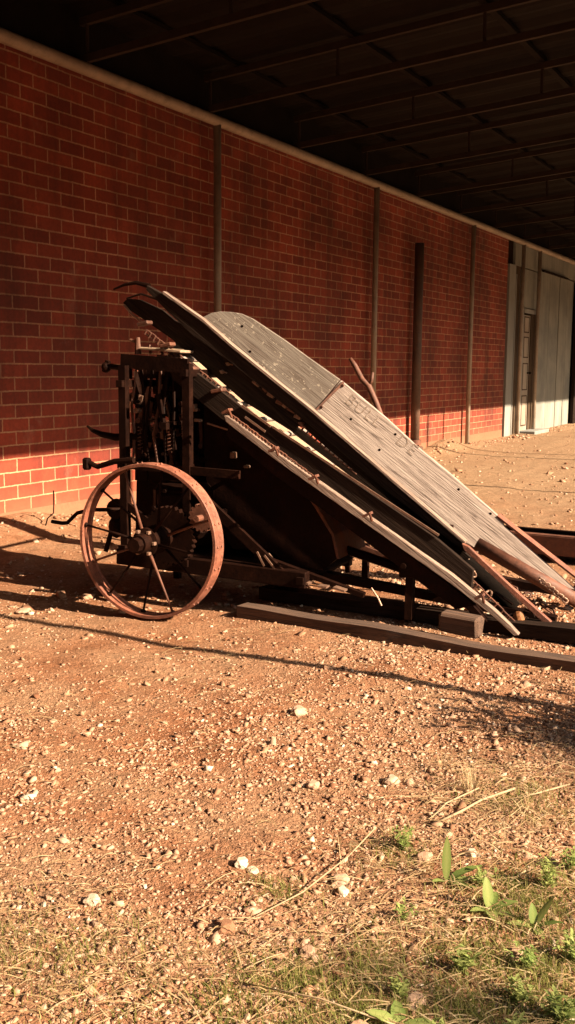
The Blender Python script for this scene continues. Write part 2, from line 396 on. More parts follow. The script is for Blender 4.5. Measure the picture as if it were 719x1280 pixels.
stone(2.25,1.13,.018,.7,'light brown stone near the middle of the gravel',.7,8)
stone(3.645,3.0,.030,.55,'brown stone just in front of the shadow left of the wheel',.6,9)
stone(3.319,3.09,.032,.75,'flat grey pink stone at the left edge by the shadow',.5,10)
stone(1.574,.797,.017,.6,'tan stone beside the grass at the lower middle',.6,11)
stone(1.534,.57,.019,.7,'buff stone half sunk among the weeds at the bottom',.6,12)
stone(1.763,.459,.016,.65,'rounded pink stone right of the broad leaved weeds',.8,13)
stone(2.03,.745,.020,.6,'reddish stone beside the small blue green weed',.6,14)
stone(2.72,1.42,.024,.85,'pale stone standing in the middle gravel cluster',.8,15)
stone(1.40,.62,.024,.5,'large brown stone in the green grass at the bottom edge',.6,16)
stone(2.10,.66,.014,.95,'small white pebble above the tallest broad leaf',.8,17)

# --- blades, straw and weeds
def blades(name,items,mat,kind=None,label=None,cat=None,group=None,origin=None):
    """items: (x,y,h,lean,dir,width,tone,z0)"""
    V=[];F=[];T=[]
    ox,oy,oz=origin or (0,0,0)
    for (x,y,h,lean,d,w,tone,z0) in items:
        n=4; dx,dy=math.cos(d),math.sin(d); px,py=-dy,dx; b=len(V)
        for i in range(n+1):
            t=i/n; r=lean*h*(t**1.6); z=z0+h*t*math.sqrt(max(.02,1-min(.98,lean*lean*t*t*.8)))
            ww=w*(1-t*.85)
            V+= [(x+dx*r+px*ww-ox,y+dy*r+py*ww-oy,z-oz),(x+dx*r-px*ww-ox,y+dy*r-py*ww-oy,z-oz)]; T+=[tone,tone]
        for i in range(n): F.append((b+2*i,b+2*i+1,b+2*i+3,b+2*i+2))
    me=bpy.data.meshes.new(name); me.from_pydata(V,[],F); me.materials.append(mat)
    at=me.attributes.new('tone','FLOAT','POINT'); at.data.foreach_set('value',T)
    o=bpy.data.objects.new(name,me); col.objects.link(o); o.location=(ox,oy,oz)
    return tag(o,label,cat,group,kind)
def straw(name,n,zone,seed,mat,ln=(.02,.09),kind='stuff'):
    V=[];F=[];T=[]; r=random.Random(seed)
    k=0; tries=0
    while k<n and tries<n*30:
        tries+=1
        x=r.uniform(1.0,3.6); y=r.uniform(.1,2.2)
        if r.random()>zone(x,y): continue
        k+=1; L=r.uniform(*ln); a=r.uniform(0,math.pi); w=r.uniform(.0004,.0011); b=len(V); z=gh(x,y)+r.uniform(.001,.012); tz=r.uniform(-.25,.25); cv=r.uniform(-.3,.3); tn=r.random()
        for i in range(4):
            t=i/3-.5; aa=a+cv*t; cx=x+math.cos(aa)*L*t; cy=y+math.sin(aa)*L*t; cz=z+tz*L*t*.5+.006*(1-4*t*t)
            V+=[(cx-math.sin(a)*w,cy+math.cos(a)*w,cz),(cx+math.sin(a)*w,cy-math.cos(a)*w,cz+w*.6)]; T+=[tn,tn]
        for i in range(3): F.append((b+2*i,b+2*i+1,b+2*i+3,b+2*i+2))
    me=bpy.data.meshes.new(name); me.from_pydata(V,[],F); me.materials.append(mat)
    at=me.attributes.new('tone','FLOAT','POINT'); at.data.foreach_set('value',T)
    o=bpy.data.objects.new(name,me); col.objects.link(o); return tag(o,kind=kind)
gs=lambda x,y,cx,cy,sx,sy: math.exp(-((x-cx)/sx)**2-((y-cy)/sy)**2)
def zone_straw(x,y):
    return min(1,.05+.9*gs(x,y,1.6,.5,.35,.35)+.8*gs(x,y,2.45,.68,.3,.22)+.75*gs(x,y,1.3,1.25,.25,.35)+.5*gs(x,y,2.0,.65,.3,.3))
straw('dry_litter',4200,zone_straw,11,M_straw)
def zone_grass(x,y):
    return min(1,1.0*gs(x,y,1.40,.68,.15,.17)+1.0*gs(x,y,1.5,.45,.2,.2)+.7*gs(x,y,1.74,.42,.17,.14)+.4*gs(x,y,1.55,.68,.12,.12)+.30*gs(x,y,1.32,1.2,.12,.3)+.5*gs(x,y,1.75,.95,.05,.06)+.45*gs(x,y,1.9,.50,.18,.13)+.5*gs(x,y,2.02,.80,.07,.06)+.35*gs(x,y,2.05,.45,.12,.12)+.35*gs(x,y,2.42,.62,.1,.12))
it=[];r=random.Random(5)
while len(it)<19000:
    x=r.uniform(1.0,2.7); y=r.uniform(.1,1.6)
    if r.random()>zone_grass(x,y)*(0.35+.9*max(0,noise.noise(Vector((x*9,y*9,1)))+.3)): continue
    it.append((x,y,r.uniform(.006,.034),r.uniform(.1,1.4),r.uniform(0,6.3),r.uniform(.0005,.0012),min(1,max(0,r.gauss(.5,.32))),gh(x,y)-.002))
blades('short_grass',it,M_grass,kind='stuff')
def tuft(x,y,n,h,rad,tone,label,lean=(.2,1.1),name='dry_grass_tuft',mat=None,group=None,cat='grass tuft'):
    it=[]
    for i in range(n):
        a=rnd.uniform(0,6.28); q=rad*rnd.random()
        it.append((x+q*math.cos(a),y+q*math.sin(a),h*rnd.uniform(.4,1),rnd.uniform(*lean),a+rnd.uniform(-.6,.6),rnd.uniform(.0006,.0013),min(1,max(0,rnd.gauss(tone,.2))),gh(x,y)-.004))
    return blades(name,it,mat or M_straw,None,label,cat,group,(x,y,gh(x,y)))
tg='dry grass tufts among the gravel'
tuft(2.42,.76,46,.12,.05,.75,'tall pale dry grass tuft standing beside the shadow at right',(.1,.7),group=tg)
tuft(2.36,.60,60,.07,.07,.5,'low matted dry grass tuft at the right edge under the shadow',(.6,1.4),group=tg)
tuft(1.92,.88,9,.13,.02,.9,'few single dry stalks rising left of the broad leaved weeds',(.1,.5),group=tg)
tuft(1.28,1.33,40,.06,.10,.6,'flattened straw tuft at the lower left edge',(.8,1.5),group=tg)
tuft(2.52,.88,20,.08,.06,.6,'thin dry grass tuft with bent stems above the tall one',(.4,1.3),group=tg)
def stalk(pts,r,label,name='dry_stick'):
    bm=B(); c=Vector((pts[0][0],pts[0][1],gh(*pts[0][:2])))
    path(bm,[Vector((p[0],p[1],gh(p[0],p[1])+p[2]))-c for p in pts],r,6)
    o=obj(name,bm,M_stick,smooth=True); o.location=c; tag(o,label,'stick','dry sticks lying on the gravel'); return o
M_stick=plain('bleached_stick',(.50,.36,.22),.8,.2,40)
stalk([(2.20,.78,.006),(2.27,.74,.014),(2.36,.72,.012),(2.44,.66,.016)],.0032,'pale forked straw stick lying above the weeds')
stalk([(2.22,.80,.005),(2.30,.79,.012),(2.40,.74,.02)],.002,'thin bent stick lying against the forked one')
stalk([(1.60,.95,.006),(1.75,.90,.012),(1.93,.88,.02),(2.02,.86,.05)],.0016,'long thin stalk running down past the pink stone')
stalk([(1.42,.86,.006),(1.43,.70,.02),(1.44,.55,.012)],.0016,'straight thin stalk lying across the bottom grass')
stalk([(2.0,.55,.005),(2.07,.53,.009)],.002,'short pale stick beside the small white pebble')
stalk([(2.55,.55,.01),(2.46,.60,.012),(2.40,.66,.006)],.0025,'short pale stick lying in the shade at the right edge')

def leaf(bm,lay,base,d,L,W,droop,tone,up=.6,fold=.25,n=6):
    """a broad pointed leaf"""
    d=Vector(d).normalized(); side=d.cross(Vector((0,0,1))).normalized(); pts=[]
    for i in range(n+1):
        t=i/n; w=W*(math.sin(math.pi*min(1,t*.93+.04))**.75)*(1-.25*t)
        c=Vector(base)+d*L*t*math.cos(up*(1-t*droop))+Vector((0,0,1))*L*(math.sin(up)*t-droop*.55*t*t)
        rip=.06*W*math.sin(t*17)
        row=[c+side*w+Vector((0,0,fold*w+rip)),c,c-side*w+Vector((0,0,fold*w-rip))]
        vv=[bm.verts.new(p) for p in row]
        for v,tt in zip(vv,(tone,min(1,tone+.35),tone)): v[lay]=tt
        pts.append(vv)
    for i in range(n):
        for k in range(2):
            f=bm.faces.new((pts[i][k],pts[i][k+1],pts[i+1][k+1],pts[i+1][k])); f.smooth=True
def weed(x,y,leaves,label,group='broad leaved green weeds'):
    root=empty('broadleaf_weed',(x,y,gh(x,y)),0); tag(root,label,'weed',group)
    for (a,L,W,up,dr,tn) in leaves:
        bm=B(); lay=bm.verts.layers.float.new('tone')
        leaf(bm,lay,(0,0,.002),(math.cos(R(a)),math.sin(R(a)),0),L,W,dr,tn,up)
        obj('leaf',bm,M_leaf,root)
# directions: -62 is screen right, 28 is away
weed(1.95,.665,[(20,.095,.011,1.45,.02,.5),(-50,.085,.014,.55,.35,.2),(-70,.09,.013,.25,.2,.7),(-35,.07,.012,.4,.3,.1),(150,.04,.009,.5,.4,.4),(-95,.07,.012,.2,.2,.3)],'green weed with one tall upright leaf, leftmost of the broad leaved weeds')
weed(1.88,.55,[(40,.065,.013,1.35,.1,.5),(-60,.06,.014,.5,.3,.35),(-100,.055,.012,.2,.2,.6),(140,.045,.011,.4,.4,.5),(0,.05,.012,.6,.4,.2),(-150,.05,.012,.3,.3,.8)],'green weed with two cupped upright leaves between its two neighbours')
weed(1.86,.455,[(-40,.07,.010,1.0,.1,.6),(-85,.06,.010,.6,.3,.2),(120,.055,.012,.4,.4,.7),(-140,.045,.010,.3,.4,.5),(30,.045,.010,1.2,.1,.3)],'green weed with a round raised leaf, rightmost of the broad leaved weeds')
weed(1.45,.565,[(100,.06,.015,.6,.5,.6),(30,.055,.014,.5,.4,.4),(-60,.06,.014,.3,.3,.5),(-120,.05,.014,.4,.3,.3)],'low broad leaved weed cut by the bottom edge of the picture')
def small_weed(x,y,n,h,tone,label,leafL=.012,spread=.6):
    bm=B(); lay=bm.verts.layers.float.new('tone')
    for s in range(int(n*1.5)):
        a=rnd.uniform(0,6.28); L=h*rnd.uniform(.6,1); lean=rnd.uniform(0,spread)
        base=Vector((rnd.uniform(-.01,.01),rnd.uniform(-.01,.01),0)); d=Vector((math.cos(a)*lean,math.sin(a)*lean,1)).normalized()
        tip=base+d*L
        q=[bm.verts.new(base+Vector((.0007,0,0))),bm.verts.new(base-Vector((.0007,0,0))),bm.verts.new(tip-Vector((.0004,0,0))),bm.verts.new(tip+Vector((.0004,0,0)))]
        for v in q: v[lay]=tone
        bm.faces.new(q)
        for k in range(6):
            t=.2+.8*k/5; b=base+d*L*t; aa=rnd.uniform(0,6.28)
            leaf(bm,lay,b,(math.cos(aa),math.sin(aa),0),leafL*rnd.uniform(.7,1.2),leafL*.26,.3,min(1,max(0,rnd.gauss(tone,.15))),rnd.uniform(.2,.9),n=2)
    o=obj('small_weed',bm,M_leaf); o.location=(x,y,gh(x,y)); tag(o,label,'weed','small fine leaved weeds')
small_weed(2.03,.468,16,.07,.75,'bushy light green weed with many tiny leaves near the right edge',.013)
small_weed(2.06,.80,14,.06,.4,'blue green small weed above and left of the tall leaf',.012,1.0)
small_weed(1.62,.42,12,.045,.8,'low bright green weed near the bottom right',.014,1.0)
small_weed(1.53,.60,6,.035,.8,'tiny two leaved seedling below the broad leaved weeds',.014,.8)
small_weed(1.73,.43,12,.05,.35,'dark green small weed under the rightmost broad leaved weed',.012,1.0)
small_weed(2.14,.45,14,.05,.5,'small green weed cut by the right edge of the picture',.012,1.0)
small_weed(1.78,.69,6,.04,.5,'tiny sparse weed below the tall upright leaf',.011,.7)
small_weed(1.44,.50,9,.04,.6,'tiny green weed in the grass beside the bottom edge',.013,.9)
small_weed(1.66,.53,12,.05,.7,'light green seedling cluster left of the low bright green weed',.016,.9)
small_weed(1.60,.34,14,.055,.6,'tufty green weed nearest the bottom right corner',.015,.9)
small_weed(1.79,.36,14,.06,.55,'green weed at the right edge below the bushy light green one',.013,.8)
small_weed(1.50,.40,10,.04,.9,'yellow green weed at the bottom edge near the corner',.016,1.0)
small_weed(1.97,.60,8,.04,.6,'faint sprig between the tall leaf and the two cupped leaves',.012,.9)
# bush just outside the right edge, whose ragged shadow falls into the picture
bm=B(); lay=bm.verts.layers.float.new('tone'); r=random.Random(9)
for k in range(110):
    a=r.uniform(0,6.28); lean=r.uniform(0,.9); L=r.uniform(.25,.5); d=Vector((math.cos(a)*lean,math.sin(a)*lean,1)).normalized()
    b0=Vector((r.gauss(0,.09),r.gauss(0,.05),0)); tip=b0+d*L
    q=[bm.verts.new(b0+Vector((.002,0,0))),bm.verts.new(b0-Vector((.002,0,0))),bm.verts.new(tip),bm.verts.new(tip+Vector((.001,0,0)))]
    for v in q: v[lay]=.1
    bm.faces.new(q)
    for j in range(16):
        t=r.uniform(.2,1); aa=r.uniform(0,6.28)
        leaf(bm,lay,b0+d*L*t,(math.cos(aa),math.sin(aa),0),r.uniform(.03,.06),.007,.3,r.random()*.6,r.uniform(0,1),n=3)
o=obj('scrub_bush',bm,M_grass); o.location=(3.0,.20,gh(3.0,.2)); tag(o,'narrow leaved scrub bush standing beyond the right edge of the gravel','bush')

# ------------------------------------------------------------------ brick wall
wx0,wx1=-6.0,15.6
bm=B(); box(bm,((wx0+wx1)/2,WALL+.125,1.42),(wx1-wx0,.25,3.20))
wall=obj('brick_wall',bm,M_brick); tag(wall,'long red brick wall with cream mortar behind the old farm machine','wall')
# ------------------------------------------------------------------ far sheeted wall
sw=empty('sheeted_wall',(15.6,WALL,0)); tag(sw,'pale grey sheeted wall with a narrow door beyond the brick wall','wall')
def spart(name,x0,x1,z0,z1,y0,y1,mat,parent=sw,bev=0):
    bm=B(); box(bm,((x0+x1)/2-15.6,(y0+y1)/2,(z0+z1)/2),(x1-x0,y1-y0,z1-z0),bev=bev); return obj(name,bm,mat,parent)
spart('backing_wall',15.6,30,-.1,3.3,.12,.25,M_brown)
spart('corner_board',15.62,15.95,-.05,2.62,-.03,.118,M_pale)
spart('brown_panel',15.98,16.40,-.05,3.2,.03,.118,M_brown)
spart('cover_strip',16.05,16.09,-.05,2.5,-.01,.028,M_pale)
spart('lintel_board',15.95,17.45,2.64,3.3,-.012,.028,M_sheet)
spart('over_door_panel',16.50,17.42,2.02,2.62,0,.1,M_sheet)
dr=spart('door',16.50,16.90,.02,1.90,-.02,.10,M_door)
for (z0,z1) in ((.12,.62),(.70,1.14),(1.22,1.56),(1.62,1.88)):
    bm=B()
    xa,xb=16.55-15.6,16.85-15.6
    for (a,b,c,d) in ((xa,xb,z1-.02,z1),(xa,xb,z0,z0+.02),(xa,xa+.02,z0,z1),(xb-.02,xb,z0,z1)):
        box(bm,((a+b)/2,-.022,(c+d)/2),(b-a-.001,.006,d-c-.001))
    obj('moulding',bm,M_brown,dr)
bm=B(); rod(bm,(1.22,-.06,.98),(1.22,-.018,.98),.014,10); bmesh.ops.create_uvsphere(bm,u_segments=10,v_segments=6,radius=.022,matrix=Matrix.Translation((1.22,-.07,.98))); obj('handle',bm,M_dark,dr)
spart('door_frame',16.42,16.49,-.05,2.0,-.03,.11,M_pale); spart('door_frame',16.92,17.36,-.05,2.0,-.03,.11,M_brown)
spart('door_lintel',16.50,17.36,1.93,2.0,-.035,-.031,M_pale)
spart('doorstep',16.5,17.4,-.05,.05,-.28,-.012,M_pale,bev=.01)
xs=[17.46,18.08,18.76,19.34,19.82]
for i in range(4):
    spart('wall_sheet',xs[i]+.012,xs[i+1]-.012,-.05,2.66,-.02+.004*(i%2),.11,M_sheet)
spart('cover_batten',17.5,19.2,2.655,2.68,-.06,-.022,M_dark)
spart('upper_sheet',17.46,30,2.69,3.3,.0,.11,M_sheet)
spart('sliding_door',19.86,21.6,0,2.6,-.10,-.04,M_dwood)
spart('wall_sheet',21.65,30,-.05,2.66,-.01,.11,M_sheet)

# ------------------------------------------------------------------ veranda
BZ=2.98
ver=empty('veranda',(0,WALL,0)); tag(ver,'dark skillion veranda roof on slim steel posts along the brick wall','veranda')
RS=.08; YE=-5.50          # fall per metre; outer edge relative to the wall
def zr(y): return 3.34-RS*y   # underside of the sheets (y<=0 runs outwards)
bm=B(); rod(bm,(-6,-.085,BZ),(30,-.085,BZ),.042,12); obj('wall_beam',bm,M_pipe,ver,True)
bm=B(); box(bm,(12,-.02,3.20),(36,.03,.35)); obj('dark_void_board',bm,M_roof,ver)  # dark board standing for the unlit void above the wall beam
# ribbed sheets
bm=B(); n=360; x0=-8; w=38/n
ring=[]
for i in range(n+1):
    x=x0+i*w; dz=.012*(1 if i%4 in(0,1) else -1)
    ring.append([bm.verts.new((x,.3,zr(.3)+dz)),bm.verts.new((x,YE,zr(YE)+dz)),bm.verts.new((x,YE,zr(YE)+dz+.006)),bm.verts.new((x,.3,zr(.3)+dz+.006))])
for i in range(n):
    a,b=ring[i],ring[i+1]
    for k in range(4): bm.faces.new((a[k],a[(k+1)%4],b[(k+1)%4],b[k]))
bmesh.ops.recalc_face_normals(bm,faces=bm.faces[:])
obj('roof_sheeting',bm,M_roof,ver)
for k in range(-4,17):
    x=5.62+1.49*k
    bm=B()
    bar(bm,(x,-.06,BZ+.055),(x,-4.75,BZ+.055+RS*4.75),.035,.05); bar(bm,(x,-4.76,BZ+.06+RS*4.75),(x,-5.1,3.25+RS*5.1),.03,.04)
    bar(bm,(x,-.06,3.27),(x,YE+.08,3.27-RS*YE),.035,.05)
    for j in range(5):
        y=-.11-j*1.1; rod(bm,(x,y,BZ+.04-RS*y),(x,y,3.27-RS*y),.012,6)
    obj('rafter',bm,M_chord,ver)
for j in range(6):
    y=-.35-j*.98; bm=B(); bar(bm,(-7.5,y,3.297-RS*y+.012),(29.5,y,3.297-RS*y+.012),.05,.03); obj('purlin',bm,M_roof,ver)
EZ=zr(YE+.12)-.06
bm=B(); rod(bm,(-7.8,YE+.12,EZ),(29.8,YE+.12,EZ),.04,10); obj('outer_beam',bm,M_pipe,ver)
def post(x,y,top,r=.030,mat=None,name='post'):
    bm=B(); rod(bm,(x,y-WALL,gh(x,y)-.1),(x,y-WALL,top),r,14); return obj(name,bm,mat or M_pipe,ver,True)
for x in (3.95,7.25,10.43,13.69,16.14,17.10,20.6,24): post(x,WALL-.085,BZ-.03,.031)
for x in (-3,.1,3.15,6.07,8.97,12.28,12.86,16.2,19.2,22.2): post(x,WALL+YE+.12,EZ-.02,.024)
# free standing downpipe stub
dp=empty('downpipe',(11.68,WALL-.10,0)); tag(dp,'thick dark open-topped pipe standing against the brick wall between two posts','pipe')
bm=B(); rod(bm,(0,0,.02),(0,0,2.50),.055,18); obj('pipe',bm,M_bpipe,dp,True)
bm=B(); lathe(bm,[(.064,-.03),(.078,-.03),(.078,.03),(.064,.03)],(0,0,.16),20,axis='Z'); obj('collar',bm,M_rust,dp)
bm=B(); box(bm,(0,-.01,.06),(.16,.15,.10),bev=.012); obj('footing',bm,M_timber,dp)

# ------------------------------------------------------------------ the old machine (local X runs to its low end, Y away, Z up)
TH=R(5)
mach=empty('farm_machine',(3.5,2.54,-.01),TH-math.pi/2)
tag(mach,'derelict rusty farm binder with big iron wheel and long sloping wooden elevator','farm machine')
A=R(35.7)
def part(name,bm,mat,parent=mach,smooth=False,label=None):
    o=obj(name,bm,mat,parent,smooth)
    if label: o['label']=label
    return o
def strs(): pass
# --- ground wheel
WR=.328; wc=(0,0,WR)
wh=B(); box(wh,(0,.10,WR),(.05,.05,.05)); wh.free()
bm=B()
w2=.038
lathe(bm,[(WR,-w2),(WR+.002,-w2+.006),(WR,-w2+.012),(WR-.001,0),(WR,w2-.012),(WR+.002,w2-.006),(WR,w2),(WR-.012,w2),(WR-.012,w2-.008),(WR-.008,w2-.012),(WR-.008,-w2+.012),(WR-.012,-w2+.008),(WR-.012,-w2)],wc,96)
for k in range(22):
    a=2*math.pi*k/22
    for t in(-.018,.018):
        c=Vector((WR*math.cos(a)*1.004,t,WR+WR*math.sin(a)*1.004)); bmesh.ops.create_icosphere(bm,subdivisions=1,radius=.006,matrix=Matrix.Translation(c))
wheel=part('ground_wheel',bm,M_rim,label='big rusty iron wheel with thin spokes and a flat rim')
bm=B(); lathe(bm,[(.022,-.10),(.038,-.10),(.042,-.07),(.042,-.05),(.060,-.045),(.060,-.02),(.045,-.01),(.045,.03),(.062,.04),(.062,.065),(.042,.07),(.042,.12),(.022,.12)],wc,28); obj('hub',bm,M_dark,wheel,False)
for k in range(6):
    bm=B(); a=k*math.pi/3; box(bm,(.051*math.cos(a),-.055,WR+.051*math.sin(a)),(.014,.02,.014),bev=.002); obj('bolt',bm,M_bolt,wheel)
for k in range(12):
    a=R(21+30*k); t=-.035 if k%2 else .052
    bm=B(); path(bm,[(.045*math.cos(a),t,WR+.045*math.sin(a)),(.2*math.cos(a),t*.6,WR+.2*math.sin(a)),((WR-.008)*math.cos(a),t*.35,WR+(WR-.008)*math.sin(a))],[.0075,.0048,.005],8)
    bmesh.ops.create_icosphere(bm,subdivisions=1,radius=.012,matrix=Matrix.Translation(((WR-.012)*math.cos(a),t*.35,WR+(WR-.012)*math.sin(a))))
    obj('spoke',bm,M_dark if k%3 else M_rust,wheel,True)
bm=B(); rod(bm,(0,-.12,WR),(0,.95,WR),.021,14); rod(bm,(0,-.135,WR),(0,-.10,WR),.03,8); part('axle',bm,M_dark)
# --- inner bull gear and gearbox behind the wheel
bm=B(); gear(bm,(0,.16,WR),.13,.028,34,.009); part('bull_gear',bm,M_dark)
bm=B(); gear(bm,(.165,.16,WR+.09),.062,.03,16,.009); rod(bm,(.165,.10,WR+.09),(.165,.5,WR+.09),.014,10); part('pinion',bm,M_rust)
bm=B(); box(bm,(-.02,.36,.42),(.26,.22,.24),bev=.03); box(bm,(-.02,.245,.42),(.18,.02,.16),bev=.01)
for a in range(6): rod(bm,(-.02+.1*math.cos(a),.225,.42+.1*math.sin(a)),(-.02+.1*math.cos(a),.25,.42+.1*math.sin(a)),.009,6)
part('gearbox',bm,M_dark)
# side frames and cross members
for t in (.24,.78):
    bm=B(); bar(bm,(-.31,t,.20),(.62,t,.17),.05,.07,bev=.004); bar(bm,(-.272,t,.20),(-.272,t,1.06),.035,.035); bar(bm,(.05,t,.18),(.05,t,1.07),.035,.035)
    bar(bm,(-.30,t,.62),(.30,t,.60),.022,.035); bar(bm,(-.30,t,.46),(.05,t,.24),.02,.03); bar(bm,(.05,t,.55),(.50,t,.19),.02,.04)
    part('side_frame',bm,M_dark)
for s,z in ((-.272,.24),(.05,.2),(.6,.17),(-.272,.62),(-.272,.98),(.05,1.03),(-.05,.80)):
    bm=B(); bar(bm,(s,.2,z),(s,.82,z),.03,.03); part('cross_member',bm,M_dark)
# big dark housings
hp=[(.06,.985),(.23,.86),(.44,.665),(.60,.455),(.675,.345),(.70,.245),(.634,.185),(.485,.185),(.40,.25),(.20,.25),(.08,.45),(.06,.70)]
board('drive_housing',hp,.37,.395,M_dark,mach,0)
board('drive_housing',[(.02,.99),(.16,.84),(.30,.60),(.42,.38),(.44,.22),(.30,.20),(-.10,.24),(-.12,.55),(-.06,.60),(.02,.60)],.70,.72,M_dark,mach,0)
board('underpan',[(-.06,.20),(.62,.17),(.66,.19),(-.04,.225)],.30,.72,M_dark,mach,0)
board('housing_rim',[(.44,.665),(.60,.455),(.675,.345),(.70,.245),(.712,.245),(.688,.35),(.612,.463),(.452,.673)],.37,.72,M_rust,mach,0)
# pale strips painting the spots the sun hits at the housing mouth
bm=B()
for p,q in (((.390,.275),(.425,.215)),((.43,.205),(.485,.165)),((.425,.262),(.47,.212)),((.47,.207),(.55,.172)),((.56,.172),(.63,.155)),((.67,.150),(.71,.148)),((.74,.150),(.79,.140))):
    bar(bm,(p[0],.25,p[1]),(q[0],.25,q[1]),.05,.008,up=(0,0,1))
part('sunlit_strips',bm,M_bolt)
bm=B(); bar(bm,(.36,.28,.25),(.86,.28,.12),.03,.02); part('strip_rail',bm,M_dark)
# --- tying tower
tw=part('top_plate',(lambda b:(box(b,(-.20,.42,1.118),(.21,.24,.012),Matrix.Rotation(R(4),4,'Y')@Matrix.Identity(4),bev=.003),b)[1])(B()),M_deck,label='plate on top of the tying tower, coloured pale as sunlit')  # sunlight on the top is put into the plate's pale colour
for t_ in (.285,.6):
    bm=B(); bar(bm,(-.31,t_,1.080),(.03,t_,1.060),.02,.062); part('plate_frame',bm,M_dark)
bm=B(); rod(bm,(-.245,.32,1.11),(-.245,.32,1.185),.016,8,.010); rod(bm,(-.285,.32,1.175),(-.245,.32,1.16),.007,6); part('oil_cup',bm,M_rust)
bm=B(); rod(bm,(-.18,.32,1.115),(-.19,.33,1.15),.007,6); part('pin',bm,M_rust)
bm=B(); rod(bm,(-.12,.32,1.11),(-.13,.33,1.14),.007,6); part('pin',bm,M_rust)
bm=B(); path(bm,[(-.27,.30,1.052),(-.34,.30,1.050),(-.385,.30,1.055)],[.012,.013,.013],8)
bmesh.ops.create_icosphere(bm,subdivisions=2,radius=.024,matrix=Matrix.Translation((-.40,.30,1.052))); bar(bm,(-.41,.30,1.03),(-.39,.30,1.08),.02,.02); bar(bm,(-.30,.30,1.0),(-.30,.30,1.06),.035,.06); part('tower_lever',bm,M_dark)
# curved needle blade pointing at the wall
bm=B(); path(bm,[(-.51,.30,.782),(-.48,.30,.762),(-.43,.30,.745),(-.36,.30,.735),(-.28,.30,.74),(-.20,.30,.745)],[.005,.010,.014,.017,.018,.018],8)
part('needle_arm',bm,M_dark)
bm=B(); path(bm,[(-.44,.20,.625),(-.39,.20,.607),(-.30,.20,.635),(-.20,.20,.645)],[.014,.012,.013,.014],8); box(bm,(-.447,.20,.618),(.035,.035,.055),bev=.008); part('trip_arm',bm,M_dark)
bm=B(); path(bm,[(-.72,.30,.322),(-.66,.30,.318),(-.632,.30,.322),(-.60,.30,.350),(-.575,.30,.372),(-.50,.30,.392),(-.35,.32,.40)],.0095,8); part('crank_handle',bm,M_dark,smooth=True)
bm=B(); lathe(bm,[(.0,-.02),(.045,-.02),(.05,0),(.045,.02),(0,.02)],(-.395,.36,.395),16); rod(bm,(-.395,.36,.38),(-.46,.36,.19),.012,8); bmesh.ops.create_icosphere(bm,subdivisions=2,radius=.05,matrix=Matrix.Translation((-.40,.36,.31))@Matrix.Diagonal((.8,.6,1.1,1))); part('brake_lever',bm,M_dark)
r=random.Random(21)
for k in range(5):
    s=r.uniform(-.26,.0); z=r.uniform(.66,.98); t=r.uniform(.30,.55)
    bm=B(); gear(bm,(s,t,z),r.uniform(.03,.055),.02,r.choice((10,12,14)),.007); rod(bm,(s,.26,z),(s,.6,z),.009,8); part('tying_gear',bm,M_dark)
for k in range(34):
    s=r.uniform(-.28,.04); z=r.uniform(.62,.95); t=r.uniform(.27,.55); L=r.uniform(.05,.2); a=r.gauss(0,.3)
    bm=B(); bar(bm,(s,t,z),(s+L*math.sin(a),t+r.uniform(-.02,.02),z+L*math.cos(a)),r.uniform(.008,.018),r.uniform(.006,.03)); rod(bm,(s,t-.015,z),(s,t+.02,z),.012,8)
    part('link_rod',bm,(M_dark,M_rust,M_dark,M_bolt)[k%4])
for k in range(4):   # coil springs
    s=-.22+.075*k; t=.29; z=.68+.06*(k%2)
    bm=B(); path(bm,[(s+.011*math.cos(i*.9),t+.011*math.sin(i*.9),z+i*.0023) for i in range(48)],.0022,5); part('coil_spring',bm,M_rust)
for k in range(9):
    s=r.uniform(-.2,.3); z=r.uniform(.55,.95); bm=B(); box(bm,(s,.345,z),(r.uniform(.015,.035),.03,r.uniform(.012,.03)),Matrix.Identity(4),bev=.003); part('worn_casting',bm,M_bolt)
bm=B(); bar(bm,(.10,.33,.81),(.20,.33,.785),.012,.006); part('worn_casting',bm,M_bolt)
for nm,pts in (('tower_sheet',[(-.46,.50),(-.385,.50),(-.385,1.065),(-.45,1.07)]),('tower_sheet',[(-.384,1.00),(.0,.985),(.0,1.055),(-.384,1.065)]),('tower_sheet',[(-.33,.82),(.0,.80),(.0,.983),(-.33,.998)]),('tower_sheet',[(-.384,.82),(-.331,.82),(-.331,.90),(-.384,.92)]),('tower_sheet',[(-.384,.50),(-.13,.50),(-.13,.72),(-.384,.745)]),('tower_sheet',[(-.15,.40),(.0,.40),(.0,.798),(-.15,.80)])):
    board(nm,pts,.625,.635,M_dark,mach,0)
board('rear_dark_fill',[(-.475,.12),(.0,.10),(.0,.498),(-.46,.498)],.64,.65,M_dark,mach,0)  # dark sheet added to fill the blackness seen through the wheel
for k in range(26):
    s=r.uniform(-.30,.03); z=r.uniform(.60,1.0); t=r.uniform(.30,.58); bm=B(); box(bm,(0,0,0),(r.uniform(.02,.07),r.uniform(.02,.06),r.uniform(.02,.07)),Matrix.Translation((s,t,z))@Euler((r.uniform(-.4,.4),r.uniform(-.6,.6),0)).to_matrix().to_4x4(),bev=.005); part('casting',bm,M_dark)
for k in range(7):
    s=-.27+.045*k+r.uniform(-.01,.01); bm=B(); path(bm,[(s,.30,.62),(s+r.uniform(-.02,.02),.295,.75),(s+r.uniform(-.02,.02),.30,.88),(s+r.uniform(-.02,.02),.31,1.04)],[.006,.009,.006,.008],6); part('tower_rod',bm,M_dark if k%3 else M_rust)
